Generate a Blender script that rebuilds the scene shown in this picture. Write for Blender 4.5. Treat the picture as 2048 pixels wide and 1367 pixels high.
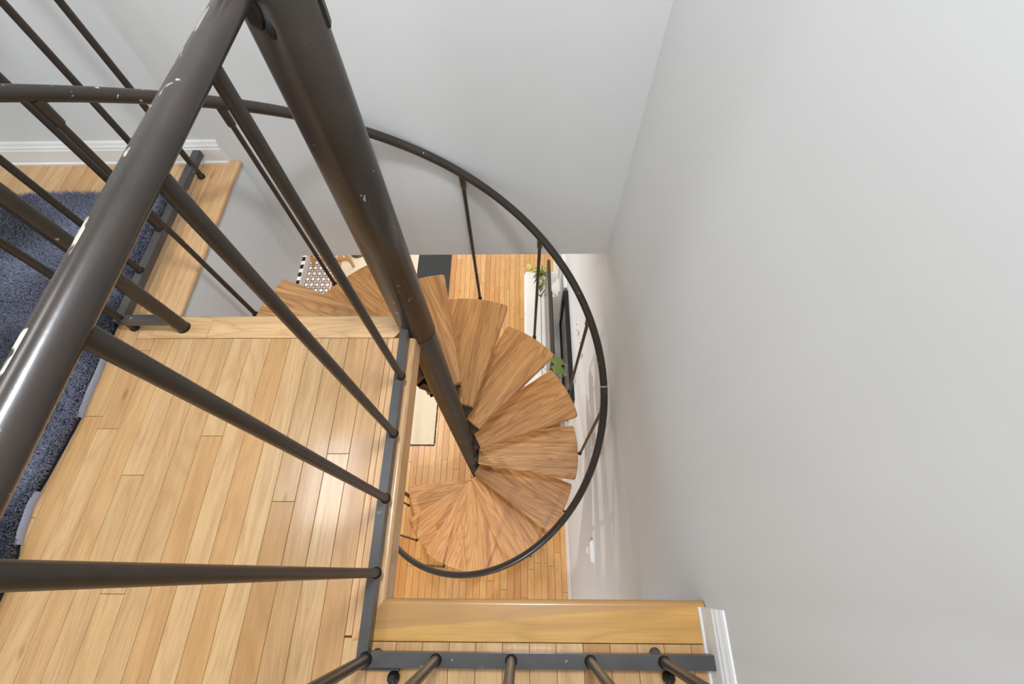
import bpy, math, random
from mathutils import Vector, Matrix
random.seed(7)
sc = bpy.context.scene
col = sc.collection
for o in list(bpy.data.objects): bpy.data.objects.remove(o)

# ------------------------------------------------------------------ constants (metres)
U = 3.122                      # upper floor level; lower floor is z = 0
RX = 0.4057                    # right wall
FY = 1.339                     # far wall of the stairwell
SOF = 2.564                    # lower ceiling level
LX = -1.0244                   # left edge of the opening
NX = -0.3022                   # right edge of the landing
NY = -0.054                    # near edge of the opening
LY = 0.680                     # far edge of the landing
CX, CY = -0.309, 0.654         # stair column
RISE = 0.2230
STEP = 360/13
A0 = 178.56
BW = 0.05712
B0 = -0.43845
EYE = Vector((0, 0, U+1.15))

# ------------------------------------------------------------------ camera
cd = bpy.data.cameras.new('camera'); cam = bpy.data.objects.new('camera', cd); col.objects.link(cam)
Rv = Vector((0.99984, 0.005683, -0.016891)); Uv = Vector((0.002619, 0.890661, 0.45466)); Fv = Vector((-0.017628, 0.454632, -0.890505))
cam.matrix_world = Matrix.Translation(EYE) @ Matrix((Rv, Uv, -Fv)).transposed().to_4x4()
cd.sensor_width = 36; cd.lens = 15.8117; cd.clip_start = 0.02; cd.clip_end = 60
sc.camera = cam
# ------------------------------------------------------------------ world, exposure, area lights
w = bpy.data.worlds.new('world'); sc.world = w; w.use_nodes = True
w.node_tree.nodes['Background'].inputs[0].default_value = (0.86, 0.93, 1, 1)
w.node_tree.nodes['Background'].inputs[1].default_value = 0.6
sc.view_settings.view_transform = 'Standard'; sc.view_settings.look = 'None'
sc.view_settings.gamma = 1; sc.view_settings.use_curve_mapping = False
sc.view_settings.exposure = 0.0
def area(name, loc, target, sx, sy, power, color, spread=180):
    l = bpy.data.lights.new(name, 'AREA'); l.shape = 'RECTANGLE'; l.size = sx; l.size_y = sy
    l.energy = power; l.color = color; l.spread = math.radians(spread)
    o = bpy.data.objects.new(name, l); col.objects.link(o); o.location = loc
    o.rotation_euler = (Vector(target)-Vector(loc)).to_track_quat('-Z', 'Y').to_euler()
    return o
area('added_daylight_back', (-1.6, -3.35, U+1.45), (-1.0, 0, U+0.6), 2.2, 1.3, 19, (0.88, 0.96, 1.06))  # added unseen fill from behind the camera, set in a made-up window
area('window_daylight_left', (-4.35, -0.6, U+1.45), (0, 0, U+0.3), 1.8, 1.3, 22, (0.88, 0.96, 1.06))
area('ceiling_lamp_light', (-1.45, 0.62, U+2.40), (-1.45, 0.62, 0), 0.34, 0.62, 11, (0.94, 0.97, 1.02))
area('added_fill_hall', (-0.75, -1.3, U+2.40), (-0.75, -1.3, 0), 0.45, 0.45, 3, (0.94, 0.97, 1.02))  # added fill lamp, out of view behind the camera
area('added_fill_stair', (0.06, 0.45, U+2.40), (-0.25, 0.5, 0), 0.26, 0.26, 34, (0.92, 0.97, 1.05))  # added unseen lamp that sends more light down the well
area('added_daylight_lower', (-1.2, 5.35, 1.5), (-1, 0, 0.8), 3.0, 1.6, 66, (0.88, 0.97, 1.08))  # added unseen fill for the lower room, set in a made-up window
area('lower_lamp_light', (-0.9, -1.6, SOF-0.05), (-0.9, -1.6, 0), 0.16, 0.16, 60, (0.88, 0.95, 1.04))
area('lower_lamp_light_far', (-1.5, 1.93, SOF-0.04), (-1.5, 1.93, 0), 0.12, 0.12, 56, (0.94, 0.955, 0.97))

# ------------------------------------------------------------------ helpers
def lin(h):
    h = h.lstrip('#'); v = [int(h[i:i+2], 16)/255 for i in (0, 2, 4)]
    return tuple((c/12.92 if c <= .04045 else ((c+.055)/1.055)**2.4) for c in v)+(1,)
def tag(o, label=None, cat=None, group=None, kind=None):
    for k, v in (('label', label), ('category', cat), ('group', group), ('kind', kind)):
        if v: o[k] = v
    return o
def empty(name, loc, label=None, cat=None, group=None):
    o = bpy.data.objects.new(name, None); o.location = loc; o.empty_display_size = .05; col.objects.link(o)
    return tag(o, label, cat, group)
class MB:
    """collects shapes and links them as one mesh object"""
    def __init__(s): s.v = []; s.f = []; s.sm = []
    def add(s, vs, fs, smooth=False):
        n = len(s.v); s.v += [tuple(v) for v in vs]; s.f += [tuple(i+n for i in f) for f in fs]; s.sm += [smooth]*len(fs)
    def box(s, x0, x1, y0, y1, z0, z1, ch=0.0):
        if x0 > x1: x0, x1 = x1, x0
        if y0 > y1: y0, y1 = y1, y0
        if ch <= 0:
            s.add([(x, y, z) for z in (z0, z1) for y in (y0, y1) for x in (x0, x1)],
                  [(0, 2, 3, 1), (4, 5, 7, 6), (0, 1, 5, 4), (1, 3, 7, 5), (3, 2, 6, 7), (2, 0, 4, 6)])
        else:
            vs = [(x0, y0, z0), (x1, y0, z0), (x1, y1, z0), (x0, y1, z0), (x0, y0, z1-ch), (x1, y0, z1-ch), (x1, y1, z1-ch), (x0, y1, z1-ch),
                  (x0+ch, y0+ch, z1), (x1-ch, y0+ch, z1), (x1-ch, y1-ch, z1), (x0+ch, y1-ch, z1)]
            s.add(vs, [(3, 2, 1, 0), (0, 1, 5, 4), (1, 2, 6, 5), (2, 3, 7, 6), (3, 0, 4, 7), (4, 5, 9, 8), (5, 6, 10, 9), (6, 7, 11, 10), (7, 4, 8, 11), (8, 9, 10, 11)])
        return s
    def prism(s, poly, z0, z1, ch=0.0):
        """convex polygon (ccw xy) extruded, optional top and bottom chamfer"""
        n = len(poly); c = [sum(p[i] for p in poly)/n for i in (0, 1)]
        def inset(d):
            out = []
            for i in range(n):
                a, b, e = Vector(poly[i-1]), Vector(poly[i]), Vector(poly[(i+1) % n])
                d1 = (b-a).normalized(); d2 = (e-b).normalized(); n1 = Vector((-d1.y, d1.x)); n2 = Vector((-d2.y, d2.x))
                m = (n1+n2); m = m/max(1e-6, m.dot(n1)) if m.length > 1e-6 else n1
                out.append(b+m*d)
            return out
        rings = [(poly, z0), (poly, z1)] if ch <= 0 else [(inset(ch), z0), (poly, z0+ch), (poly, z1-ch), (inset(ch*.35), z1-ch*.3), (inset(ch), z1)]
        vs = []; fs = []
        for pl, z in rings: vs += [(p[0], p[1], z) for p in pl]
        for r in range(len(rings)-1):
            for i in range(n): j = (i+1) % n; fs.append((r*n+i, r*n+j, (r+1)*n+j, (r+1)*n+i))
        fs.append(tuple(reversed(range(n)))); fs.append(tuple((len(rings)-1)*n+i for i in range(n)))
        s.add(vs, fs); return s
    def tube(s, pts, r, n=14, caps=True, closed=False):
        pts = [Vector(p) for p in pts]; m = len(pts); rs = r if isinstance(r, (list, tuple)) else [r]*m
        vs = []; fs = []; prev = None
        for i, p in enumerate(pts):
            t = (pts[min(i+1, m-1)]-pts[max(i-1, 0)]).normalized()
            if prev is None:
                a = t.orthogonal().normalized()
                if abs(t.z) < .99: a = t.cross(Vector((0, 0, 1))).normalized()
            else: a = (prev-t*prev.dot(t)).normalized()
            prev = a; b = t.cross(a)
            vs += [p+(a*math.cos(2*math.pi*k/n)+b*math.sin(2*math.pi*k/n))*rs[i] for k in range(n)]
        for i in range(m-1):
            for k in range(n): k2 = (k+1) % n; fs.append((i*n+k, i*n+k2, (i+1)*n+k2, (i+1)*n+k))
        s.add(vs, fs, True)
        if caps:
            s.add(vs[:n], [tuple(reversed(range(n)))]); s.add(vs[-n:], [tuple(range(n))])
        return s
    def lathe(s, c, prof, n=24):
        """prof: list of (r, z) from bottom to top around a vertical axis at c"""
        vs = []; fs = []
        for r, z in prof: vs += [(c[0]+r*math.cos(2*math.pi*k/n), c[1]+r*math.sin(2*math.pi*k/n), c[2]+z) for k in range(n)]
        for i in range(len(prof)-1):
            for k in range(n): k2 = (k+1) % n; fs.append((i*n+k, i*n+k2, (i+1)*n+k2, (i+1)*n+k))
        s.add(vs, fs, True)
        if prof[0][0] > 1e-4: s.add(vs[:n], [tuple(reversed(range(n)))])
        if prof[-1][0] > 1e-4: s.add(vs[-n:], [tuple(range(n))])
        return s
    def extrude(s, prof, axis, a0, a1, smooth=False):
        """profile [(p,q)] swept along axis: 'x' -> (a,p,q); 'y' -> (p,a,q)"""
        n = len(prof); f = (lambda a, p, q: (a, p, q)) if axis == 'x' else (lambda a, p, q: (p, a, q))
        vs = [f(a0, p, q) for p, q in prof]+[f(a1, p, q) for p, q in prof]
        fs = [(i, (i+1) % n, n+(i+1) % n, n+i) for i in range(n)]
        s.add(vs, fs, smooth); s.add(vs[:n], [tuple(reversed(range(n)))]); s.add(vs[n:], [tuple(range(n))]); return s
    def build(s, name, mat, parent=None, origin=None, fix=True):
        me = bpy.data.meshes.new(name)
        o0 = Vector(origin) if origin is not None else Vector((0, 0, 0))
        me.from_pydata([tuple(Vector(v)-o0) for v in s.v], [], s.f)
        me.polygons.foreach_set('use_smooth', s.sm)
        if fix:
            import bmesh
            b = bmesh.new(); b.from_mesh(me); bmesh.ops.recalc_face_normals(b, faces=b.faces); b.to_mesh(me); b.free()
        me.materials.append(mat); o = bpy.data.objects.new(name, me); col.objects.link(o)
        o.location = o0
        if parent is not None:
            o.parent = parent; o.location = o0-wloc(parent)
        return o
def wloc(o):
    v = Vector(o.location)
    while o.parent: o = o.parent; v += Vector(o.location)
    return v
def copy_tree(o, parent=None):
    c = o.copy(); col.objects.link(c); c.parent = parent
    for ch in o.children: copy_tree(ch, c)
    return c

# ------------------------------------------------------------------ materials
def newmat(name, rough=.5, metal=0, spec=.5):
    m = bpy.data.materials.new(name); m.use_nodes = True; nt = m.node_tree; b = nt.nodes['Principled BSDF']
    b.inputs['Roughness'].default_value = rough; b.inputs['Metallic'].default_value = metal; b.inputs['Specular IOR Level'].default_value = spec
    return m, nt, b
def nd(nt, t, **k):
    n = nt.nodes.new(t)
    for a, v in k.items(): setattr(n, a, v)
    return n
def mth(nt, op, a, b=None, c=None):
    n = nd(nt, 'ShaderNodeMath', operation=op)
    for i, v in enumerate((a, b, c)):
        if v is None: continue
        if isinstance(v, (int, float)): n.inputs[i].default_value = v
        else: nt.links.new(v, n.inputs[i])
    return n.outputs[0]
def ramp(nt, fac, stops, interp='LINEAR'):
    n = nd(nt, 'ShaderNodeValToRGB'); n.color_ramp.interpolation = interp; e = n.color_ramp.elements
    e[0].position, e[0].color = stops[0]; e[1].position, e[1].color = stops[-1]
    for p, c in stops[1:-1]: x = e.new(p); x.color = c
    nt.links.new(fac, n.inputs[0]); return n.outputs[0]
def mix(nt, fac, a, b, mode='MIX'):
    n = nd(nt, 'ShaderNodeMix', data_type='RGBA', blend_type=mode)
    for s, v in ((n.inputs[0], fac), (n.inputs[6], a), (n.inputs[7], b)):
        if isinstance(v, (int, float)): s.default_value = v
        elif isinstance(v, tuple): s.default_value = v
        else: nt.links.new(v, s)
    return n.outputs[2]
def noise(nt, vec, scale, detail=3, rough=.5, dist=0):
    n = nd(nt, 'ShaderNodeTexNoise'); n.inputs['Scale'].default_value = scale; n.inputs['Detail'].default_value = detail
    n.inputs['Roughness'].default_value = rough; n.inputs['Distortion'].default_value = dist
    nt.links.new(vec, n.inputs['Vector']); return n.outputs['Fac']
def mapping(nt, vec, scale=(1, 1, 1), loc=(0, 0, 0)):
    n = nd(nt, 'ShaderNodeMapping'); n.inputs['Scale'].default_value = scale; n.inputs['Location'].default_value = loc
    nt.links.new(vec, n.inputs['Vector']); return n.outputs[0]
def bump(nt, b, h, strength, dist=.002):
    n = nd(nt, 'ShaderNodeBump'); n.inputs['Strength'].default_value = strength; n.inputs['Distance'].default_value = dist
    nt.links.new(h, n.inputs['Height']); nt.links.new(n.outputs[0], b.inputs['Normal'])
def wood(name, shades, dark, along='y', rough=.28, ring=26, ringamt=.35, fine=.25, coat=.0, spec=.5, rscale=1.0):
    """procedural oak: shades picked per object, cathedral rings from contour lines of stretched noise, fine pores"""
    m, nt, b = newmat(name, rough, 0, spec)
    tc = nd(nt, 'ShaderNodeTexCoord'); oi = nd(nt, 'ShaderNodeObjectInfo')
    rnd = oi.outputs['Random']
    off = nd(nt, 'ShaderNodeCombineXYZ')
    nt.links.new(mth(nt, 'MULTIPLY', rnd, 37.0), off.inputs[0]); nt.links.new(mth(nt, 'MULTIPLY', rnd, 91.0), off.inputs[1]); nt.links.new(mth(nt, 'MULTIPLY', rnd, 13.0), off.inputs[2])
    va = nd(nt, 'ShaderNodeVectorMath', operation='ADD'); nt.links.new(tc.outputs['Object'], va.inputs[0]); nt.links.new(off.outputs[0], va.inputs[1])
    v = va.outputs[0]
    st = lambda l, c: (c, l, c) if along == 'y' else (l, c, c)
    big = noise(nt, mapping(nt, v, st(1.1*rscale, 8*rscale)), 1, 1.5, .5, .25)
    phase = mth(nt, 'MULTIPLY', big, ring*2.2)
    s = mth(nt, 'ABSOLUTE', mth(nt, 'SINE', phase))
    s = mth(nt, 'POWER', mth(nt, 'SUBTRACT', 1.0, s), 1.6)
    pores = noise(nt, mapping(nt, v, st(9, 260)), 1, 3, .6)
    streak = noise(nt, mapping(nt, v, st(1.5, 42)), 1, 4, .6)
    n = len(shades)
    base = ramp(nt, mth(nt, 'FRACT', mth(nt, 'MULTIPLY', rnd, 7.13)), [(i/max(1, n-1), lin(c)) for i, c in enumerate(shades)])
    d = lin(dark)
    c1 = mix(nt, mth(nt, 'MULTIPLY', s, ringamt), base, d)
    f2 = mth(nt, 'MULTIPLY', ramp(nt, streak, [(.42, (0, 0, 0, 1)), (.72, (1, 1, 1, 1))]), fine*1.3)
    c2 = mix(nt, f2, c1, d)
    f3 = mth(nt, 'MULTIPLY', ramp(nt, pores, [(.5, (0, 0, 0, 1)), (.68, (1, 1, 1, 1))]), fine)
    c3 = mix(nt, f3, c2, d)
    # small knots
    vo = nd(nt, 'ShaderNodeTexVoronoi'); vo.inputs['Scale'].default_value = 1
    nt.links.new(mapping(nt, v, st(3.2, 9)), vo.inputs['Vector'])
    k = ramp(nt, vo.outputs['Distance'], [(.03, (1, 1, 1, 1)), (.075, (0, 0, 0, 1))])
    c4 = mix(nt, mth(nt, 'MULTIPLY', k, .55), c3, lin('#7a4c26'))
    nt.links.new(c4, b.inputs['Base Color'])
    rr = mth(nt, 'ADD', mth(nt, 'MULTIPLY', streak, .12), rough-.06); nt.links.new(rr, b.inputs['Roughness'])
    b.inputs['Coat Weight'].default_value = coat; b.inputs['Coat Roughness'].default_value = .12
    bump(nt, b, mth(nt, 'ADD', pores, big), .12, .0006)
    return m
def plain(name, c, rough=.5, metal=0, spec=.5, var=0.0, vscale=3, bmp=0):
    m, nt, b = newmat(name, rough, metal, spec)
    tc = nd(nt, 'ShaderNodeTexCoord')
    f = noise(nt, tc.outputs['Object'], vscale, 3)
    cc = lin(c)
    lo = tuple(x*(1-var) for x in cc[:3])+(1,); hi = tuple(min(1, x*(1+var)) for x in cc[:3])+(1,)
    nt.links.new(mix(nt, f, lo, hi), b.inputs['Base Color'])
    if bmp: bump(nt, b, noise(nt, tc.outputs['Object'], 180, 2), bmp, .0006)
    return m
def painted_metal(name, c, c2, chipc='#cfc8b8', chips=.5, rough=.42, wear=False):
    """dark enamel with small pale chips and rubbed patches"""
    m, nt, b = newmat(name, rough, .0, .5)
    tc = nd(nt, 'ShaderNodeTexCoord'); v = tc.outputs['Object']
    base = mix(nt, ramp(nt, noise(nt, v, 7, 4, .6), [(.35, (0, 0, 0, 1)), (.65, (1, 1, 1, 1))]), lin(c), lin(c2))
    n1 = noise(nt, v, 62, 2, .5, .4); n2 = noise(nt, v, 9, 2)
    gate = ramp(nt, n2, [(.5, (0, 0, 0, 1)), (.62, (1, 1, 1, 1))])
    ch = ramp(nt, n1, [(.735-.02*chips, (0, 0, 0, 1)), (.75-.02*chips, (1, 1, 1, 1))])
    chm = mth(nt, 'MULTIPLY', ch, gate)
    if wear:      # long bare patches rubbed along the outer shoulder of the rail
        g = nd(nt, 'ShaderNodeNewGeometry'); dp = nd(nt, 'ShaderNodeVectorMath', operation='DOT_PRODUCT')
        nt.links.new(g.outputs['True Normal'], dp.inputs[0]); dp.inputs[1].default_value = (-.45, 0, .893)
        side = ramp(nt, dp.outputs['Value'], [(.925, (0, 0, 0, 1)), (.955, (1, 1, 1, 1))])
        wn = noise(nt, mapping(nt, v, (60, 22, 60)), 1, 3, .55, .3)
        wn2 = ramp(nt, wn, [(.52, (0, 0, 0, 1)), (.56, (1, 1, 1, 1))])
        sy = nd(nt, 'ShaderNodeSeparateXYZ'); nt.links.new(v, sy.inputs[0])
        near_ = ramp(nt, sy.outputs[1], [(.10, (1, 1, 1, 1)), (.52, (.35, .35, .35, 1))])
        chm = mth(nt, 'MAXIMUM', chm, mth(nt, 'MULTIPLY', mth(nt, 'MULTIPLY', side, wn2), near_))
    nt.links.new(mix(nt, chm, base, lin(chipc)), b.inputs['Base Color'])
    bump(nt, b, noise(nt, v, 120, 2), .12, .0006)
    return m

M = {}
M['wall'] = plain('wall_paint', '#dcdedd', .75, 0, .3, .012, .8, .04)
M['ceil'] = plain('ceiling_paint', '#e4e4e0', .85, 0, .2)
M['trim'] = plain('white_trim_paint', '#e6e6e4', .38, 0, .5, .02, 4)
M['sub'] = plain('subfloor_wood', '#6e4a28', .9, 0, .1)  # dark brown substrate under the plank gaps
M['oak'] = wood('varnished_oak_upper', ['#c9a370', '#d2b080', '#c49762', '#d0aa77', '#cba777', '#bd8c59', '#d3b283', '#cc9f6c'], '#9c6a3c', 'y', .27, 22, .22, .30, .25)
M['oakx'] = wood('varnished_oak_nosing', ['#ddb684', '#e0bc8a'], '#a9743f', 'x', .27, 26, .35, .30, .2)
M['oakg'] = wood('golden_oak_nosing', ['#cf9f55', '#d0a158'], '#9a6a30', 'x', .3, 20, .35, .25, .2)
M['oaky'] = wood('varnished_oak_edge', ['#dcb384', '#d6ab7a'], '#a9743f', 'y', .27, 26, .3, .30, .2)
M['oaklow'] = wood('varnished_oak_lower', ['#d3a05c', '#cb914c', '#d9a967', '#d09954', '#c28442', '#d6a560'], '#9a5f26', 'y', .42, 22, .22, .25, .15)
# light-and-shade split painted into the near nosing: browner beyond a long slant
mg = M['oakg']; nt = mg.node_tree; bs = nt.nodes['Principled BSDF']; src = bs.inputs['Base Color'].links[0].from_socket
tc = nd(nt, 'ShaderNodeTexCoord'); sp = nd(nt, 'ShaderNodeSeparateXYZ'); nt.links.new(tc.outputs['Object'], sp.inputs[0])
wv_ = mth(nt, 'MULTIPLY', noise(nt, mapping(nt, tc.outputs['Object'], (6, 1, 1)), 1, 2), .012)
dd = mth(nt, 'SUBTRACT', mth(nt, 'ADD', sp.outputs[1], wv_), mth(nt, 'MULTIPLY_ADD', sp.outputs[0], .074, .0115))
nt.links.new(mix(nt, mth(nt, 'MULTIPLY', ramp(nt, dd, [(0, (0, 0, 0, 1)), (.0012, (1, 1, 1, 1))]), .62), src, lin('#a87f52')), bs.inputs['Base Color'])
M['tread'] = wood('oak_tread', ['#d49a5a', '#d9a264', '#ce9354', '#dca86e'], '#7d4212', 'x', .44, 30, .40, .42, .0, rscale=1.0)
M['metal'] = painted_metal('dark_bronze_enamel', '#2a251f', '#393029', chips=.8, rough=.34)
M['metalb'] = painted_metal('worn_bronze_enamel', '#3a3029', '#2d2a24', chips=1.6, rough=.30)
M['metalw'] = painted_metal('chipped_bronze_enamel', '#3d332d', '#302c27', chips=1.8, rough=.27, wear=True)
M['bar'] = painted_metal('blue_black_enamel', '#4d4c4b', '#403f3f', chips=1.1, rough=.30)
M['hub'] = plain('black_steel', '#1d1916', .5, .2)
M['gold'] = M['metal']

# ------------------------------------------------------------------ the setting: walls, ceilings, slabs
def struct(name, mb, mat, label=None, parent=None, origin=None):
    o = mb.build(name, mat, parent, origin)
    o['kind'] = 'structure'
    if label: o['label'] = label
    return o
UC = U+2.45                    # upper ceiling
T = .12
struct('wall_right', MB().box(RX, RX+T, -3.5, 5.5, 0, UC), M['wall'], 'tall pale grey wall along the right of the stairwell')
struct('wall_far', MB().box(-4.5, RX, FY, FY+T, SOF-.001, UC), M['wall'], 'pale grey far wall above the stairwell opening')
struct('wall_left', MB().box(LX-.02, LX-.010, -.05, FY, SOF-.001, U-.022), M['wall'], 'grey painted side of the stairwell under the left ledge')
struct('wall_near', MB().box(LX, RX, NY-.05, NY-.036, SOF-.001, U-.022), M['wall'], 'painted side of the stairwell under the near nosing')
struct('wall_back', MB().box(-4.5, -2.75, -3.6, -3.5, U, UC).box(-.45, RX, -3.6, -3.5, U, UC).box(-2.75, -.45, -3.6, -3.5, U, U+.75).box(-2.75, -.45, -3.6, -3.5, U+2.15, UC), M['wall'])
struct('wall_side', MB().box(-4.6, -4.5, -3.5, -1.55, U, UC).box(-4.6, -4.5, .35, FY, U, UC).box(-4.6, -4.5, -1.55, .35, U, U+.75).box(-4.6, -4.5, -1.55, .35, U+2.15, UC), M['wall'])
struct('ceiling', MB().box(-4.6, RX+T, -3.6, FY+T, UC, UC+.1), M['ceil'])
struct('ceiling_lower', MB().box(-4.6, LX-.02, -3.6, 5.5, SOF-.0, SOF+.03).box(LX-.02, RX, -3.6, NY-.05, SOF, SOF+.03).box(LX-.02, RX, FY+T, 5.5, SOF, SOF+.03), M['ceil'])
struct('wall_lower_left', MB().box(-4.7, -4.6, -3.6, 5.5, 0, SOF), M['wall'])
struct('wall_lower_back', MB().box(-4.6, RX, -3.6, -3.5, 0, SOF), M['wall'])
struct('wall_lower_far', MB().box(-4.6, -2.8, 5.5, 5.6, 0, SOF).box(.35, RX+T, 5.5, 5.6, 0, SOF).box(-2.8, .35, 5.5, 5.6, 0, .7).box(-2.8, .35, 5.5, 5.6, 2.35, SOF), M['wall'])
def window(name, axis, a0, a1, c, z0, z1):
    m = MB(); t = .05
    def bx(p0, p1, q0, q1):
        if axis == 'x': m.box(p0, p1, c-.03, c+.03, q0, q1)
        else: m.box(c-.03, c+.03, p0, p1, q0, q1)
    bx(a0, a0+t, z0, z1); bx(a1-t, a1, z0, z1); bx(a0, a1, z0, z0+t); bx(a0, a1, z1-t, z1); bx((a0+a1)/2-t/2, (a0+a1)/2+t/2, z0, z1)
    return struct(name, m, M['trim'])
window('added_window_back', 'x', -2.75, -.45, -3.55, U+.75, U+2.15)  # added frame around the unseen fill light at the back
window('window_2', 'y', -1.55, .35, -4.55, U+.75, U+2.15)
window('added_window_lower', 'x', -2.8, .35, 5.55, .7, 2.35)  # added frame around the unseen fill light of the lower room

# ------------------------------------------------------------------ floors with every plank its own piece
floor_up = struct('floor', MB().box(-4.5, LX-.021, -3.5, FY-.001, SOF+.031, U-.006).box(LX-.019, NX, -3.5, NY-.051, SOF+.031, U-.006).box(NX, RX-.001, -3.5, NY-.051, SOF+.031, U-.006).box(NX, RX-.001, NY-.0511, NY-.012, U-.014, U-.0064)
                  .box(LX-.018, -.320, NY-.03, LY-.055, U-.12, U-.0062).box(-.3201, NX-.012, NY-.03, LY-.012, U-.014, U-.0063).box(LX-.018, -.32, LY-.0551, LY-.012, U-.014, U-.0063), M['sub'], 'upper oak strip floor and landing', origin=(0, 0, U))
floor_low = struct('floor_lower', MB().box(-4.6, RX, -3.5, 5.5, -.1, -.006), M['sub'], 'oak strip floor at the foot of the stairs')
def plank(parent, mat, x0, x1, y0, y1, zt, gap, ch):
    c = ((x0+x1)/2, (y0+y1)/2, zt)
    return MB().box(x0+gap, x1-gap, y0+gap, y1-gap, zt-.006, zt, ch).build('plank', mat, parent, c, fix=False)
joints = {12: [.366], 11: [.332, .563], 6: [.313], 9: [.212], 0: [.267], 2: [.150], 13: [.110, .430], 4: [], 8: [-.05]}
G, CH = .0004, .0009
for k in range(-15, 36):
    x1 = B0-k*BW; x0 = x1-BW                 # plank k lies left of line k
    lo, hi = -.48, FY-.016
    if k == -2: hi = -.1285
    elif k <= -3: hi = -.1355
    elif -1 <= k <= 11:
        hi = .6015
    if k in (11,): hi = .6015
    if k == 12 or k == 11:
        hi = FY-.016 if k == 12 else .6015
    if x1 > RX-.014: x1 = RX-.014
    if x1-x0 < .01: continue
    ys = [lo]
    js = joints.get(k)
    if js is None:
        js = []; y = lo+random.uniform(.1, .9)
        while y < hi-.12:
            if not (-4 < k < 12 and -.1 < y < .58): js.append(y)
            y += random.uniform(.35, .95)
    if k == 13: js = js+[.98]
    ys += [j for j in sorted(js) if lo < j < hi]+[hi]
    for a, b in zip(ys[:-1], ys[1:]): plank(floor_up, M['oak'], x0, x1, a, b, U, G, CH)
# narrow filler strips beside the nosings
plank(floor_up, M['oaky'], -.3813, -.3655, -.1255, .6015, U, G, CH)
plank(floor_up, M['oaky'], B0-12*BW, LX-.079, LY+.001, FY-.016, U, G, CH)
plank(floor_up, M['oakx'], B0-12*BW, -1.0795, .6015, LY+.001, U, G, CH)
# lower floor
k = 0
x = RX-.004
while x > -2.75:
    x0 = x-BW; y = -.62-random.uniform(0, .9)
    while y < 4.1:
        L = random.uniform(.55, 1.6)
        y1 = min(y+L, 4.1)
        if y1 > -.5: plank(floor_low, M['oaklow'], x0, x, max(y, -.5), y1, 0, .0007, .0016)
        y = y+L
    x = x0
# quieter boards beyond what the picture shows
plank(floor_up, M['oak'], -4.4, B0-36*BW, -3.4, FY-.02, U, G, CH)
plank(floor_up, M['oak'], B0-36*BW, RX-.016, -3.4, -.48, U, G, CH)
plank(floor_low, M['oaklow'], -4.5, -2.76, -3.4, 5.4, 0, G, CH)
plank(floor_low, M['oaklow'], -2.76, RX-.005, -3.4, -.5, 0, G, CH)
plank(floor_low, M['oaklow'], -2.76, RX-.005, 4.1, 5.4, 0, G, CH)

# nosings around the opening: rounded front edge, mitred corners
def nosing(axis, edge, inner, a0, a1, m0, m1, mat, out, th=.021):
    """edge: coordinate of the rounded front; inner: back edge; m0/m1: shift of the ends at the inner edge (mitre)"""
    r = th/2; n = 7; prof = [(inner, -th), (inner, -.0006), (inner+out*.0008, .0004)]
    for i in range(n+1):
        a = math.pi/2-math.pi*i/n
        prof.append((edge-out*r+out*r*math.cos(a), -r+(r+.0006)*math.sin(a)))
    vs = []; L = abs(edge-inner)
    for a, mm in ((a0, m0), (a1, m1)):
        for p, q in prof:
            t = abs(edge-p)/L; aa = a+mm*t
            vs.append((aa, p, U+q) if axis == 'x' else (p, aa, U+q))
    N = len(prof); m = MB()
    m.add(vs, [(i, (i+1) % N, N+(i+1) % N, N+i) for i in range(N)], False)
    m.add(vs[:N], [tuple(range(N))]); m.add(vs[N:], [tuple(range(N))])
    c = ((a0+a1)/2, (edge+inner)/2, U) if axis == 'x' else ((edge+inner)/2, (a0+a1)/2, U)
    o = m.build('nosing', mat, floor_up, c)
    for i, pl in enumerate(o.data.polygons): pl.use_smooth = 2 < i < N-1
    return o
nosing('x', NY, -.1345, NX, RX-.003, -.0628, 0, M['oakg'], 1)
nosing('y', NX, -.365, NY, .600, -.0805, 0, M['oaky'], 1)
nosing('x', LY, .6025, -.915, NX-.0, 0, -.0628, M['oakx'], 1)
nosing('x', LY, .6025, -1.079, -.916, 0, 0, M['oakx'], 1)
nosing('y', LX, LX-.078, LY+.001, 1.02, 0, 0, M['oaky'], 1)
nosing('y', LX, LX-.078, 1.0215, FY-.002, 0, 0, M['oaky'], 1)

MB().box(-.3205, NX-.0012, NY-.012, .615, U-.078, U-.0185, .0).build('fascia', M['oaky'], floor_up, (NX, .28, U-.05))
# baseboards (profiled)
def baseprof(s):   # (offset from wall, z)
    return [(0, 0), (.019*s, 0), (.019*s, .008), (.015*s, .012), (.014*s, .066), (.0115*s, .072), (.0115*s, .078), (.008*s, .086), (.006*s, .094), (.0035*s, .1), (0, .1)]
m = MB(); m.extrude([(FY+p*-1, U+z*.88) for p, z in baseprof(1)], 'x', -4.5, -1.062); struct('baseboard_far', m, M['trim'], 'white moulded baseboard on the far wall behind the rug')
m = MB(); m.extrude([(RX-p, U+z) for p, z in baseprof(1)], 'y', -3.5, -.066); struct('baseboard_right', m, M['trim'], 'white moulded baseboard ending beside the near nosing')
m = MB(); m.extrude([(RX-p*.7, z*.9) for p, z in baseprof(1)], 'y', -3.5, 5.5); struct('baseboard_lower', m, M['trim'], 'white baseboard along the lower right wall')

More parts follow.
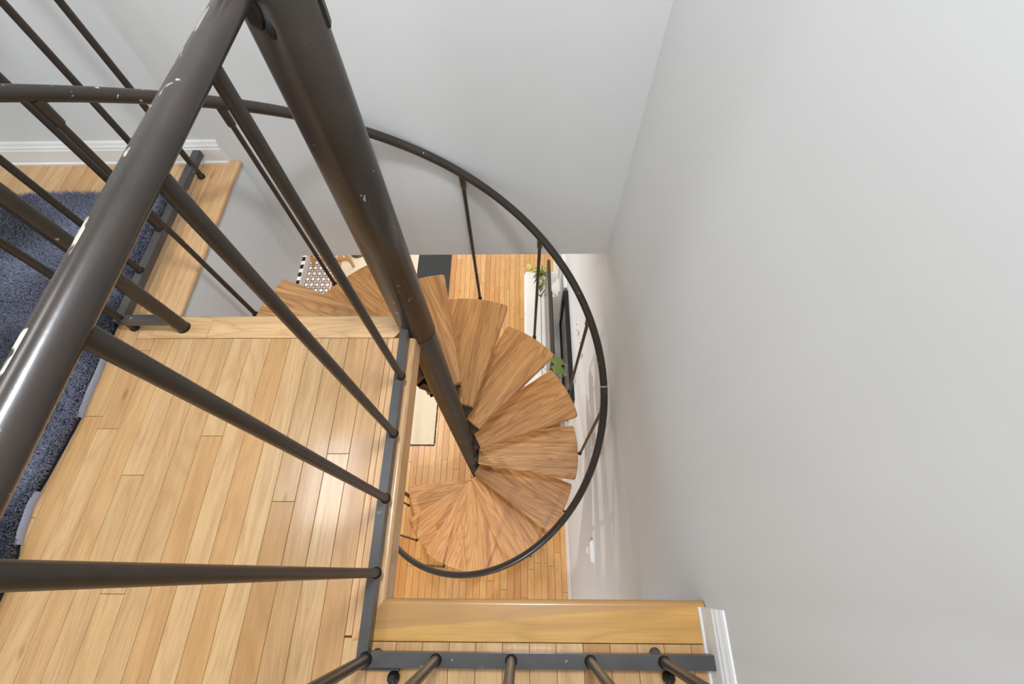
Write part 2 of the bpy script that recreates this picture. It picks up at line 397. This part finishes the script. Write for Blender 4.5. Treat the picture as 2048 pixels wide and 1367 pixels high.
# ------------------------------------------------------------------ spiral staircase
stair = empty('spiral_staircase', (CX, CY, 0), 'dark metal and oak spiral staircase winding down to the lower floor', 'staircase')
def P(a, r, z): a = math.radians(a); return (CX+r*math.cos(a), CY+r*math.sin(a), z)
ZC = U-.048
cpost = MB().lathe((CX, CY, 0), [(.090, 0), (.090, .008), (.0475, .009), (.0475, ZC)], 48).build('column', M['metal'], stair)
sl = MB().lathe((CX, CY, 0), [(.0475, ZC), (.0505, ZC+.0005), (.0505, U+.965), (.046, U+.97)], 48).build('column_sleeve', M['metalb'], stair)
MB().lathe((CX, CY, 0), [(.0509, ZC+.0005), (.0509, ZC+.003)], 48).build('seam_ring', M['hub'], sl)
MB().prism([(-.262, .650), (-.2545, .655), (-.2575, .672), (-.266, .668)], U+.805, U+.93).build('bracket', M['hub'], sl)
ri, phi = .0978, math.radians(52.5)     # inner corners of a tread in the frame of its bisector
Ro, half = .6555, math.radians(14.45)
def tread_poly():
    pts = []
    def arc(a0, a1, n):
        return [(Ro*math.cos(a0+(a1-a0)*i/n), Ro*math.sin(a0+(a1-a0)*i/n)) for i in range(n+1)]
    pts += [(ri*math.cos(phi), -ri*math.sin(phi))]
    c = math.radians(1.0)
    pts += [((Ro-.012)*math.cos(-half), (Ro-.012)*math.sin(-half)), ((Ro-.0035)*math.cos(-half+c*.3), (Ro-.0035)*math.sin(-half+c*.3))]
    pts += arc(-half+c, half-c, 10)
    pts += [((Ro-.0035)*math.cos(half-c*.3), (Ro-.0035)*math.sin(half-c*.3)), ((Ro-.012)*math.cos(half), (Ro-.012)*math.sin(half))]
    pts += [(ri*math.cos(phi), ri*math.sin(phi))]
    return pts
TH = .034
tp = MB().prism(tread_poly(), -TH, 0, .0055)
hp = MB()
hp.prism([(.05, -.03), (.52, -.012), (.52, .012), (.05, .03)], -TH-.006, -TH+.0005)
hp.add([(.05, -.004, -TH), (.05, .004, -TH), (.50, .004, -TH), (.50, -.004, -TH), (.05, -.004, -TH-.07), (.05, .004, -TH-.07), (.50, .004, -TH-.012), (.50, -.004, -TH-.012)],
       [(0, 1, 2, 3), (4, 7, 6, 5), (0, 3, 7, 4), (1, 5, 6, 2), (2, 6, 7, 3)])
hp.prism([(.030, -.040), (.082, -.062), (.082, .062), (.030, .040)], -TH-.085, -TH+.0004)
hp.prism([(.05, -.070), (.16, -.072), (.16, .072), (.05, .070)], -TH-.005, -TH+.0005)
t0 = None
for k in range(1, 14):
    z = U-RISE*k; a = A0-STEP*k+math.degrees(half)
    if t0 is None:
        t0 = tp.build('tread', M['tread'], stair); h0 = hp.build('bracket', M['hub'], t0); t = t0
    else:
        t = t0.copy(); col.objects.link(t); h = h0.copy(); col.objects.link(h); h.parent = t
    t.location = (0, 0, z); t.rotation_euler = (0, 0, math.radians(a))
# handrail: a helix that follows the treads
RH, ZH, OFF = .6705, .8496, 14.25
def hz(k): return U-RISE*k+ZH+.0044*(k-6)
pts = [P(A0-STEP*k+OFF, RH, hz(k)) for k in [.42+i*.08 for i in range(int((13.25-.42)/.08)+1)]]
MB().tube(pts, .0158, 16).build('handrail', M['metalb'], stair)
k = 6.78
MB().tube([P(A0-STEP*q+OFF, RH, hz(q)) for q in (k, k+.012)], .0162, 16).build('weld_ring', plain('bare_weld', '#b9b2a4', .5), stair)
RB = .6727
for k in range(1, 14):
    a = A0-STEP*k+OFF; zt = U-RISE*k-.028; z1 = hz(k)-.012
    b = MB().tube([P(a, RB, zt-.012), P(a, RB, z1-.058)], .0076, 12).build('baluster', M['metal'], stair, P(a, RB, zt))
    MB().tube([P(a, RB, z1-.06), P(a, RB, z1-.055), P(a, (RB+RH)/2, z1)], [.0085, .0118, .0125], 12).build('sleeve', M['metal'], b)
    MB().tube([P(a, RB, zt-.016), P(a, RB, zt+.012)], .0108, 12).tube([P(a, RB-.001, zt-.006), P(a, Ro-.03, zt-.006)], .006, 8).build('foot', M['hub'], b)
# starting post at the bottom of the handrail
b = MB().tube([P(A0-STEP*13.25+OFF, RH, 0), P(A0-STEP*13.25+OFF, RH, hz(13.25)+.01)], .0158, 14).build('newel_post', M['metal'], stair)

# ------------------------------------------------------------------ guardrail around the opening on the near side
gx, gy, gz = -.321, -.161, U+.880
guard = empty('guardrail', (gx, gy, U), 'dark metal guardrail round the landing edge, its worn handrail crossing nearest the camera', 'guardrail')
MB().tube([(gx, CY-.045, gz), (gx, .3, gz), (gx, gy, gz)], .0162, 48).tube([(gx, gy, gz), (RX-.002, gy, gz)], .0162, 20).build('handrail', M['metalw'], guard)
sm = MB().box(-.3365, -.3145, gy-.0125, .614, U+.019, U+.045).build('bottom_bar', M['bar'], guard)
MB().box(-.3145, RX-.0005, gy-.0135, gy+.0125, U+.020, U+.0445).build('bottom_bar', M['bar'], guard)
def gbal(root, x, y, z0, z1, r=.0092):
    b = MB().tube([(x, y, z0), (x, y, z1)], r, 16).build('baluster', M['metal'], root, (x, y, z0))
    MB().lathe((x, y, z0), [(r*1.35, 0), (r*1.3, .003), (r*1.02, .007)], 16).build('weld', M['hub'], b)
    return b
for y in (.462, .307, .152, -.004): gbal(guard, gx+.004, y, U+.0448, gz-.010)
gbal(guard, gx+.004, gy, U+.0448, gz-.010, .0105)
for x_ in (-.173, -.0197, .141, .289): gbal(guard, x_, gy, U+.0445, gz-.010)
for x_, y_ in ((-.305, gy+.002), (.283, gy+.008)):
    MB().lathe((x_, y_, U), [(.0125, 0), (.0125, .003), (.009, .005), (.009, .019)], 16).build('foot', M['bar'], guard, (x_, y_, U))
MB().box(-.338, -.252, gy-.022, gy+.01, U+.012, U+.0205).build('corner_plate', M['bar'], guard)
# weld bead where the rail meets the column
MB().tube([(gx+.002, CY-.052, gz), (gx, CY-.040, gz)], [.0185, .021], 18).lathe((gx-.003, CY-.048, gz-.040), [(0, -.012), (.006, -.008), (.010, 0), (.012, .012), (.010, .022)], 12).lathe((gx+.009, CY-.050, gz-.055), [(0, -.008), (.004, -.004), (.006, .004), (.004, .014), (0, .018)], 10).build('weld', M['hub'], guard)

# ------------------------------------------------------------------ guardrail on the left ledge
lx = -1.146; gl = empty('guardrail', (lx, .637, U), 'dark metal guardrail along the left ledge in front of the blue rug', 'guardrail')
bz = U+.0575
MB().box(lx-.0125, lx+.0125, .628, 1.334, bz-.0235, bz).build('bottom_bar', M['bar'], gl)
MB().box(lx+.0125, -1.008, .6255, .6485, bz-.0235, bz).build('bottom_bar', M['bar'], gl)
MB().tube([(lx, .637, gz), (lx, FY-.002, gz)], .0158, 18).tube([(lx, .637, gz), (-.994, .637, gz)], .0158, 18).build('handrail', M['metalb'], gl)
for y in (1.118, .964, .803): gbal(gl, lx, y, bz, gz-.01)
for y in (1.254, .637):
    b = MB().tube([(lx+.006, y, U), (lx+.006, y, gz-.01)], .0098, 14).build('post', M['metal'], gl, (lx, y, U))
    MB().lathe((lx+.006, y, U), [(.0125, 0), (.0125, .008), (.0098, .010)], 14).build('foot', M['hub'], b)
post = MB().tube([(-.994, .637, U), (-.994, .637, gz+.005)], .0185, 20).build('post', M['metalb'], gl, (-.994, .637, U))
MB().lathe((-.994, .637, U), [(.0195, 0), (.0195, .006), (.0186, .008)], 20).build('foot', M['hub'], post)

# ------------------------------------------------------------------ tripod feet at the near edge
tri = empty('camera_tripod', (.02, -.2, U), 'black tripod legs on the boards behind the near bar', 'tripod')
for fx, fy in ((-.263, -.196), (.303, -.191), (.03, -.72)):
    ap = Vector((.02, -.27, U+.80)); f = Vector((fx, fy, U+.012)); d = (ap-f)
    l = MB().tube([f, f+d*.45], .0048, 12).tube([f+d*.44, f+d*.97], .0075, 12).build('leg', M['bar'], tri, f)
    MB().lathe((fx, fy, U), [(.004, 0), (.0115, .004), (.013, .012), (.0115, .020), (.006, .024)], 16).build('rubber_foot', M['hub'], l)
MB().lathe((.02, -.27, U+.76), [(.02, 0), (.03, .02), (.03, .06), (.012, .075), (.012, .12)], 18).build('head', M['hub'], tri)

# ------------------------------------------------------------------ blue shag rug
rug = empty('shag_rug', (-1.9, .4, U), 'navy blue shag rug on the upper floor behind the left guardrail', 'rug')
edge = [(-1.205, 1.150), (-1.198, 1.0), (-1.190, .80), (-1.187, .625), (-1.180, .498), (-1.180, .432), (-1.171, .355), (-1.177, .282), (-1.186, .195), (-1.197, .136), (-1.190, .08), (-1.170, .027), (-1.165, -.05), (-1.172, -.3), (-1.168, -.7)]
top = [(-3.0, 1.150)]+[(-3.0+.06*i, 1.158+.008*math.sin(i*.9)+.006*math.sin(i*2.3)) for i in range(1, 30)]
poly = [(-3.0, -.7)]+[(x, y) for x, y in reversed(edge)]+list(reversed(top))
def rug_right(y):
    for (xa, ya), (xb, yb) in zip(edge[:-1], edge[1:]):
        if yb <= y <= ya: return xa+(xb-xa)*(ya-y)/max(1e-6, ya-yb)
    return -1.17
n = len(poly); b = MB()
b.add([(x, y, U+.0005) for x, y in poly]+[(x, y, U+.014) for x, y in poly], [tuple(range(n, 2*n))]+[(i, (i+1) % n, n+(i+1) % n, n+i) for i in range(n)])
M['shag'] = plain('navy_wool', '#343a52', .85, 0, .2)
M['shagback'] = plain('rug_backing', '#9a9eac', .8, 0, .2)
b.v = [(x-.007 if x > -1.3 else x, y, z) for x, y, z in b.v]
b.build('base', plain('navy_base', '#262b3a', .95, 0, .1), rug, (-1.9, .4, U))
for ya, yb in ((.56, .36), (.17, .05)):
    m_ = MB(); N = 14; vs = []
    for i in range(N+1):
        y = ya+(yb-ya)*i/N; x = rug_right(y); wv = .0005+.0065*math.sin(math.pi*i/N)
        vs += [(x-.0035+wv*.5, y, U+.020), (x-.0015+wv*.8, y, U+.016), (x-.002+wv*.6, y, U+.001)]
    m_.add(vs, [(3*i+a, 3*i+a+1, 3*i+a+4, 3*i+a+3) for i in range(N) for a in (0, 1)], True); m_.build('backing', M['shagback'], rug, (-1.18, ya, U))
import numpy as np
rng = np.random.default_rng(3)
def wob(x, y):
    return (np.sin(x*9.1+1.3*np.sin(y*6.3))+np.sin(y*11.7+1.1*np.sin(x*7.9)+.7)+.7*np.sin((x+y)*19+2*np.sin(x*13))+.5*np.sin((x-y)*31))/3.2
NS = 240000
xs = rng.uniform(-2.35, -1.16, NS); ys = rng.uniform(-.30, 1.165, NS)
right = np.array([rug_right(y) for y in np.linspace(-.35, 1.2, 400)]); rr_ = np.interp(ys, np.linspace(-.35, 1.2, 400), right)
ok = (xs < rr_-.002) & (ys < 1.152+.008*np.sin(xs*15)); xs, ys = xs[ok], ys[ok]; NS = len(xs)
edge_d = rr_[ok]-xs
ang = wob(xs*.8, ys*.8)*3.0+rng.normal(0, .95, NS)+2.4; ang = np.where(edge_d < .02, rng.normal(-.3, .8, NS), ang); lean = .011+.009*rng.random(NS)+.005*wob(ys*1.3, xs)
lean = np.clip(lean, .004, .03); lean = np.where(edge_d < .02, .010, lean); h = .014+.010*rng.random(NS)+.004*wob(xs*.6+3, ys*.6); wd = .00055+.0005*rng.random(NS)
dx, dy = np.cos(ang), np.sin(ang); px, py = -dy*wd, dx*wd
z0 = U+.012
V = np.empty((NS, 5, 3))
V[:, 0] = np.stack([xs-px, ys-py, np.full(NS, z0)], 1); V[:, 1] = np.stack([xs+px, ys+py, np.full(NS, z0)], 1)
mx, my = xs+dx*lean*.45, ys+dy*lean*.45
V[:, 2] = np.stack([mx+px, my+py, z0+h*.75], 1); V[:, 3] = np.stack([mx-px, my-py, z0+h*.75], 1)
V[:, 4] = np.stack([xs+dx*lean, ys+dy*lean, z0+h*.8], 1)
V -= np.array([-1.9, .4, U])
idx = np.arange(NS)*5
loops = np.stack([idx, idx+1, idx+2, idx+3, idx+3, idx+2, idx+4], 1).ravel()
me = bpy.data.meshes.new('pile'); me.vertices.add(NS*5); me.vertices.foreach_set('co', V.ravel()); me.loops.add(NS*7); me.loops.foreach_set('vertex_index', loops.astype(np.int32))
tone = np.repeat(np.clip(.5+.42*(np.sin(xs*7.3+2.1*np.sin(ys*5.1)+1)+np.sin(ys*9.3+1.7*np.sin(xs*6.2))+.6*np.sin((xs+ys)*23))/1.6, 0, 1), 5).astype(np.float32)  # brushed-pile highlights and shade painted into the strand colour by region
me.polygons.add(NS*2); ls = np.stack([np.arange(NS)*7, np.arange(NS)*7+4], 1).ravel(); me.polygons.foreach_set('loop_start', ls.astype(np.int32)); me.update(calc_edges=True)
at_ = me.attributes.new('tone', 'FLOAT', 'POINT'); at_.data.foreach_set('value', tone)
m, nt, bs = newmat('navy_pile', .48, 0, .55)
tc = nd(nt, 'ShaderNodeTexCoord'); gi = nd(nt, 'ShaderNodeNewGeometry')
c = ramp(nt, gi.outputs['Random Per Island'], [(0, lin('#1a1e2c')), (.55, lin('#333a50')), (.85, lin('#5a617c')), (1, lin('#8a90a8'))])
at2 = nd(nt, 'ShaderNodeAttribute', attribute_name='tone')
c = mix(nt, at2.outputs['Fac'], mix(nt, .70, c, lin('#0e1119')), mix(nt, .34, c, lin('#a4aac2')))
nt.links.new(c, bs.inputs['Base Color']); bs.inputs['Sheen Weight'].default_value = .4; bs.inputs['Sheen Roughness'].default_value = .3
me.materials.append(m); po = bpy.data.objects.new('pile', me); col.objects.link(po); po.parent = rug; po['kind'] = 'stuff'

# ------------------------------------------------------------------ lower room furnishings
def flatmat(name, c, var=.06, sc_=60, rough=.9, bm=.3):
    return plain(name, c, rough, 0, .2, var, sc_, bm)
ar = empty('area_rug', (-1.45, 2.7, 0), 'large cream area rug with a charcoal band, below the stair column', 'rug')
MB().box(-2.10, -.826, 1.078, 4.3, .0, .009, .003).build('rug_body', flatmat('cream_weave', '#d6c6aa'), ar, (-1.45, 2.7, 0))
MB().box(-1.193, -.806, 2.15, 4.3, .001, .0105, .002).build('charcoal_band', flatmat('charcoal_weave', '#3b3a38', .18, 140), ar, (-1.0, 3.2, 0))
m_ = MB()
for i in range(150):
    y = 1.078+.0085*i; m_.box(-.828, -.826+random.uniform(.006, .012), y, y+.0088, 0, random.uniform(.005, .0098))
for i in range(75):
    x_ = -1.46+.0085*i; m_.box(x_, x_+.0088, 1.078-random.uniform(.006, .012), 1.080, 0, random.uniform(.005, .0098))
o = m_.build('fringe', flatmat('brown_fringe', '#4b3722'), ar, (-.9, 1.1, 0)); o['kind'] = 'stuff'
rn = empty('runner_rug', (-2.35, 3.0, 0), 'narrow patterned runner with a black and white checked edge, beside the cream rug', 'rug')
MB().box(-2.605, -2.12, 1.9, 4.4, 0, .008, .002).build('rug_body', flatmat('runner_white', '#e8e2da', .03), rn, (-2.35, 3.0, 0))
for i in range(22):
    y = 2.04+.1118*i+.02; MB().box(-2.598, -2.540, y-.029, y+.029, .0075, .0088).build('check', M['hub'] if i else M['hub'], rn, (-2.57, y, .008))
for x0, x1, c in ((-2.532, -2.522, '#8e8175'), (-2.518, -2.500, '#a2948a'), (-2.496, -2.488, '#776a60'), (-2.166, -2.12, '#a9806a'), (-2.174, -2.168, '#e9d8c8')):
    MB().box(x0, x1, 1.9, 4.4, .0070, .0087).build('stripe', plain('runner_stripe', c, .9), rn, (x0, 3, .008))
m, nt, bs = newmat('runner_trellis', .9, 0, .2); tc = nd(nt, 'ShaderNodeTexCoord'); sp = nd(nt, 'ShaderNodeSeparateXYZ'); nt.links.new(tc.outputs['Object'], sp.inputs[0])
def fr(axis, period, ph=0): return mth(nt, 'FRACT', mth(nt, 'ADD', mth(nt, 'DIVIDE', sp.outputs[axis], period), ph+50))
fx, fy = fr(0, .062), fr(1, .078)
lx_ = mth(nt, 'LESS_THAN', mth(nt, 'ABSOLUTE', mth(nt, 'SUBTRACT', fx, .5)), .07); ly_ = mth(nt, 'LESS_THAN', mth(nt, 'ABSOLUTE', mth(nt, 'SUBTRACT', fy, .5)), .06)
g = mth(nt, 'MAXIMUM', lx_, ly_)
gx_ = mth(nt, 'SUBTRACT', mth(nt, 'FRACT', mth(nt, 'ADD', fx, .5)), .5); gy_ = mth(nt, 'SUBTRACT', mth(nt, 'FRACT', mth(nt, 'ADD', fy, .5)), .5)
rad = mth(nt, 'SQRT', mth(nt, 'ADD', mth(nt, 'MULTIPLY', gx_, gx_), mth(nt, 'MULTIPLY', gy_, gy_)))
nz = noise(nt, tc.outputs['Object'], 60, 2)
fl = mth(nt, 'LESS_THAN', mth(nt, 'ADD', rad, mth(nt, 'MULTIPLY', nz, .3)), .43)
gr = mix(nt, ramp(nt, noise(nt, tc.outputs['Object'], 11, 2), [(.4, (0, 0, 0, 1)), (.6, (1, 1, 1, 1))]), lin('#6d6460'), lin('#8a6f68'))
c = mix(nt, g, mix(nt, fl, gr, lin('#e9e0d4')), lin('#c9beb4')); nt.links.new(c, bs.inputs['Base Color'])
MB().box(-2.486, -2.176, 1.92, 4.38, .007, .0086).build('patterned_field', m, rn, (-2.33, 3.0, .008))

# side chair and table base, mostly hidden by the ceiling edge
M['leg'] = wood('honey_oak_leg', ['#b98a4c'], '#7a5022', 'y', .35, 12, .2, .2)
ch = empty('dining_chair', (-2.15, 3.4, 0), 'light oak chair whose front leg stands on the cream rug under the ceiling edge', 'chair')
for fx_, fy_ in ((-1.944, 3.170), (-2.42, 3.18), (-2.03, 3.66), (-2.38, 3.66)):
    c_ = Vector((-2.20, 3.42, .44)); f = Vector((fx_, fy_, .0125)); t_ = f+(c_-f)*.40; t_.z = .44
    MB().tube([f, f+(t_-f)*.5, t_], [.016, .021, .024], 12).build('leg', M['leg'], ch, f)
for y_ in (3.215, 3.60): MB().tube([(-1.97, y_, .10), (-2.38, y_, .10)], .017, 10).build('stretcher', M['leg'], ch, (-2.1, y_, .1))
MB().prism([(-2.37, 3.24), (-2.02, 3.24), (-2.04, 3.64), (-2.35, 3.64)], .44, .475, .008).build('seat', M['leg'], ch, (-2.2, 3.42, .45))
MB().box(-2.35, -2.03, 3.615, 3.64, .62, .84, .006).box(-2.34, -2.31, 3.61, 3.64, .46, .63).box(-2.07, -2.04, 3.61, 3.64, .46, .63).build('backrest', M['leg'], ch, (-2.2, 3.63, .7))
fl_ = empty('floor_lamp', (-1.93, 3.385, 0), 'dark round lamp base on the cream rug beside the oak chair leg', 'lamp')
MB().lathe((-1.93, 3.385, 0), [(.0, .0095), (.088, .0095), (.09, .016), (.08, .024), (.02, .03), (.011, .04)], 36).build('base', plain('dark_walnut', '#4a3423', .4), fl_, (-1.93, 3.385, 0))
MB().tube([(-1.93, 3.385, .03), (-1.93, 3.385, 1.35)], .010, 12).build('pole', plain('pole_bronze', '#3c2c20', .35), fl_, (-1.93, 3.385, 0))
MB().lathe((-1.93, 3.385, 1.30), [(.17, 0), (.11, .24)], 30).build('lamp_shade', flatmat('linen_shade', '#d8cbb4'), fl_, (-1.93, 3.385, 1.3))

# white media console, television, cable, plants
cs = empty('media_console', (.21, 2.05, 0), 'low white media console against the lower right wall', 'cabinet')
M['white'] = plain('white_lacquer', '#f0ece4', .35, 0, .5)
MB().box(.062, RX-.016, 1.30, 2.708, .09, .502).build('body', M['white'], cs, (.21, 2, .3))
MB().box(.058, RX-.016, 1.29, 2.716, .502, .522, .003).build('top', M['white'], cs, (.21, 2, .51))
for i in range(3):
    y0_ = 1.31+.466*i; MB().box(.046, .0615, y0_+.002, y0_+.462, .10, .497, .002).build('door', M['white'], cs, (.05, y0_+.2, .3))
for x_, y_ in ((.09, 1.36), (.35, 1.36), (.09, 2.65), (.35, 2.65)): MB().box(x_-.015, x_+.015, y_-.015, y_+.015, 0, .09).build('leg', M['hub'], cs, (x_, y_, 0))
tv = empty('television', (.24, 1.9, .522), 'thin dark television standing edge-on on the white console', 'television')
MB().box(.236, .262, 1.42, 2.385, .60, 1.152, .002).box(.262, .285, 1.6, 2.2, .66, .95).build('housing', plain('tv_brown', '#443a34', .4), tv, (.24, 1.9, .9))
MB().box(.2345, .236, 1.432, 2.373, .615, 1.142).build('screen', plain('tv_screen', '#4c433e', .25, 0, .4), tv, (.235, 1.9, .9))
for y_ in (2.415, 1.79):
    MB().tube([(.163, y_+.045, .5275), (.206, y_+.0, .5275), (.245, y_+.03, .60), (.25, y_-.04, .66)], .0055, 8).tube([(.245, y_-.03, .60), (.27, y_-.05, .56), (.318, y_-.115 if y_ > 2 else y_+.04, .5275)], .0055, 8).build('foot', M['hub'], tv, (.2, y_, .53))
cb = MB().tube([(.195, 2.62, .5245), (.203, 2.50, .5245), (.205, 2.40, .5245), (.203, 2.1, .5245), (.199, 1.7, .5245), (.198, 1.5, .5245)], .0022, 6).build('cable', plain('cable_grey', '#8c8a84', .5))
tag(cb, 'thin grey cable lying along the white console beside the television', 'cable')
def leaf(mb, base, tip, width, normal=(0, 0, 1), curl=.15):
    b, t = Vector(base), Vector(tip); d = t-b; nrm = Vector(normal).normalized(); s_ = d.cross(nrm).normalized(); nrm = s_.cross(d.normalized())
    L = d.length; N = 8; vs = []; fs = []
    for i in range(N+1):
        u = i/N; wv = width*.5*(math.sin(math.pi*u**.75)**.85 if 0 < u < 1 else 0)+.0002; c_ = b+d*u+nrm*curl*L*math.sin(math.pi*u)*.35
        vs += [c_-s_*wv+nrm*wv*.25, c_, c_+s_*wv+nrm*wv*.25]
    for i in range(N): fs += [(3*i, 3*i+1, 3*i+4, 3*i+3), (3*i+1, 3*i+2, 3*i+5, 3*i+4)]
    mb.add(vs, fs, True)
M['green'] = plain('leaf_green', '#6f8030', .45, 0, .5, .15, 30); M['lime'] = plain('leaf_lime', '#b9bf58', .5, 0, .4, .15, 30); M['dgreen'] = plain('leaf_dark', '#4c5a30', .5, 0, .4)
M['stem'] = plain('stem_pale', '#aeb889', .5)
# near plant with two broad leaves
p1 = empty('potted_plant', (.25, 1.43, .522), 'houseplant with broad green leaves in a black and white pot, seen past the treads', 'plant')
MB().lathe((.235, 1.46, .522), [(.05, 0), (.065, .05), (.075, .14), (.070, .14), (.062, .12), (0, .12)], 24).build('pot', plain('white_pot', '#e8e6e0', .4), p1, (.235, 1.46, .52))
for i in range(7):
    a = 2*math.pi*i/7; MB().box(-.011, .011, -.0025, .0025, -.045, .045).build('band', M['hub'], p1, (0, 0, 0))
    o = col.objects[-1]; o.location = Vector((.235+.070*math.cos(a), 1.46+.070*math.sin(a), .60))-wloc(p1); o.rotation_euler = (0, .35*(1 if i % 2 else -1), a+math.pi/2)
for (b_, t_, wd_) in (((.321, 1.355, 1.27), (.215, 1.375, 1.29), .062), ((.322, 1.275, 1.27), (.222, 1.318, 1.30), .064), ((.20, 1.50, .86), (.12, 1.56, .84), .06), ((.26, 1.52, .88), (.24, 1.60, .86), .05), ((.21, 1.42, .85), (.15, 1.35, .84), .05)):
    m_ = MB(); leaf(m_, b_, t_, wd_); lo = m_.build('leaf', M['green'], p1, b_)
    s0 = Vector((.25, 1.46, .64)); bb = Vector(b_); mid = (s0+bb)/2+Vector((.06, 0, .08))
    if bb.z > 1: mid = Vector((.355, 1.38, 1.0)); end = bb
    MB().tube([s0, (s0+mid)/2+Vector((.03, 0, .03)), mid, bb+Vector((.016, -.012, .006)), bb], [.004, .004, .0035, .003, .002], 6).build('stem', M['stem'], p1, s0)
# far plant: spidery trailing foliage
p2 = empty('potted_plant', (.20, 2.62, .522), 'trailing plant with thin arching leaves at the far end of the white console', 'plant')
MB().lathe((.215, 2.60, .522), [(.045, 0), (.06, .04), (.062, .10), (.056, .10), (.05, .085), (0, .085)], 24).build('pot', plain('glass_pot', '#cfd6cf', .2), p2, (.215, 2.6, .52))
for i in range(34):
    a = random.uniform(0, 2*math.pi); L = random.uniform(.07, .15); c_ = Vector((.215, 2.60, .60)); e_ = c_+Vector((math.cos(a)*L*.8, math.sin(a)*L*.9, random.uniform(-.02, .05))); mid = (c_+e_)/2+Vector((0, 0, .07))
    m_ = MB(); wv = random.uniform(.004, .009); leaf(m_, c_+Vector((0, 0, .02)), mid, wv*1.4); leaf(m_, mid-(mid-c_)*.15, e_, wv*1.8)
    m_.build('leaf', M['lime'] if i % 3 == 0 else M['dgreen'] if i % 3 == 1 else M['green'], p2, c_)
for (b_, t_, wd_) in (((.20, 2.58, .56), (.17, 2.50, .55), .05), ((.21, 2.60, .62), (.13, 2.66, .64), .06), ((.12, 2.71, .56), (.07, 2.76, .55), .055), ((.10, 2.70, .57), (.085, 2.79, .56), .05), ((.205, 2.545, .535), (.203, 2.47, .53), .036)):
    m_ = MB(); leaf(m_, b_, t_, wd_); m_.build('leaf', M['lime'] if b_[2] > .555 else M['green'], p2, b_)
MB().tube([(.215, 2.60, .60), (.16, 2.68, .62), (.11, 2.71, .56)], .002, 6).tube([(.215, 2.60, .60), (.205, 2.55, .56), (.204, 2.47, .532)], .0018, 6).build('stem', M['dgreen'], p2, (.2, 2.6, .6))

# pictures on the lower wall, thermostat, switches
def picture(y0, y1, z0, z1, fm, im, label, d=.034, f=.022):
    t = empty('picture_frame', (RX, (y0+y1)/2, z0), label, 'picture')
    x1 = RX-.0005; x0 = RX-d
    for a, b, c, e in ((y0, y1, z0, z0+f), (y0, y1, z1-f, z1), (y0, y0+f, z0+f, z1-f), (y1-f, y1, z0+f, z1-f)): MB().box(x0, x1, a, b, c, e).build('frame', fm, t, (x0, a, c))
    MB().box(x0+.012, x1-.004, y0+f, y1-f, z0+f, z1-f).build('canvas', im, t, (x0, y0, z0))
picture(1.14, 2.10, .56, 1.10, M['hub'], plain('dark_print', '#6b6f6b', .2), 'long black picture frame low on the right wall behind the television')
picture(2.16, 2.60, .58, 1.06, M['white'], plain('pale_print', '#c5cacb', .3), 'white picture frame on the right wall beyond the black one')
th = empty('thermostat', (RX, .10, 1.45), 'white thermostat on the wall beside the lower stairs', 'thermostat')
MB().box(RX-.012, RX-.0005, .046, .158, 1.445, 1.525, .0).box(RX-.018, RX-.012, .052, .152, 1.452, 1.518).build('plate', M['trim'], th, (RX, .1, 1.45))
sw_ = empty('light_switch', (RX, .115, 1.28), 'white wall switch below the thermostat', 'switch')
MB().box(RX-.008, RX-.0005, .085, .140, 1.36, 1.44).build('plate', M['trim'], sw_, (RX, .11, 1.4)); MB().box(RX-.03, RX-.008, .098, .128, 1.40, 1.432).build('toggle', M['trim'], sw_, (RX, .11, 1.41))
for y0_, y1_, z0_, z1_, lb in ((1.46, 1.575, 1.50, 1.575, 'white double switch plate on the right wall, the farther of two'), (1.25, 1.40, 1.58, 1.655, 'white double switch plate on the right wall, the nearer of two')):
    t = empty('light_switch', (RX, y0_, z0_), lb, 'switch')
    MB().box(RX-.007, RX-.0005, y0_, y1_, z0_, z1_).build('plate', M['trim'], t, (RX, y0_, z0_))
    for q in (.3, .7): yy = y0_+(y1_-y0_)*q; MB().box(RX-.016, RX-.007, yy-.006, yy+.006, z0_+.03, z0_+.05).build('toggle', M['trim'], t, (RX, yy, z0_))

# ceiling lamps; the hall and stair ones are added fill
def lamp(x, y, z, sx, sy, label, e):
    t = empty('ceiling_lamp', (x, y, z), label, 'lamp')
    MB().box(x-sx/2-.02, x+sx/2+.02, y-sy/2-.02, y+sy/2+.02, z-.025, z).build('housing', M['trim'], t, (x, y, z))
    m, nt, b = newmat('lamp_glow', .5); b.inputs['Emission Color'].default_value = (1, .96, .9, 1); b.inputs['Emission Strength'].default_value = e
    MB().box(x-sx/2, x+sx/2, y-sy/2, y+sy/2, z-.032, z-.025).build('diffuser', m, t, (x, y, z))
lamp(-1.45, .62, UC, .34, .62, 'rectangular white ceiling lamp over the landing', 3)
lamp(-.75, -1.3, UC, .45, .45, 'added square fill lamp on the ceiling behind the camera', 3)
lamp(.06, .45, UC, .26, .26, 'added square fill lamp on the ceiling above the stair column', 3)
lamp(-1.5, 1.93, SOF, .12, .12, 'small square downlight in the lower ceiling', 6)
lamp(-.9, -1.6, SOF, .16, .16, 'small square downlight below the near landing', 6)
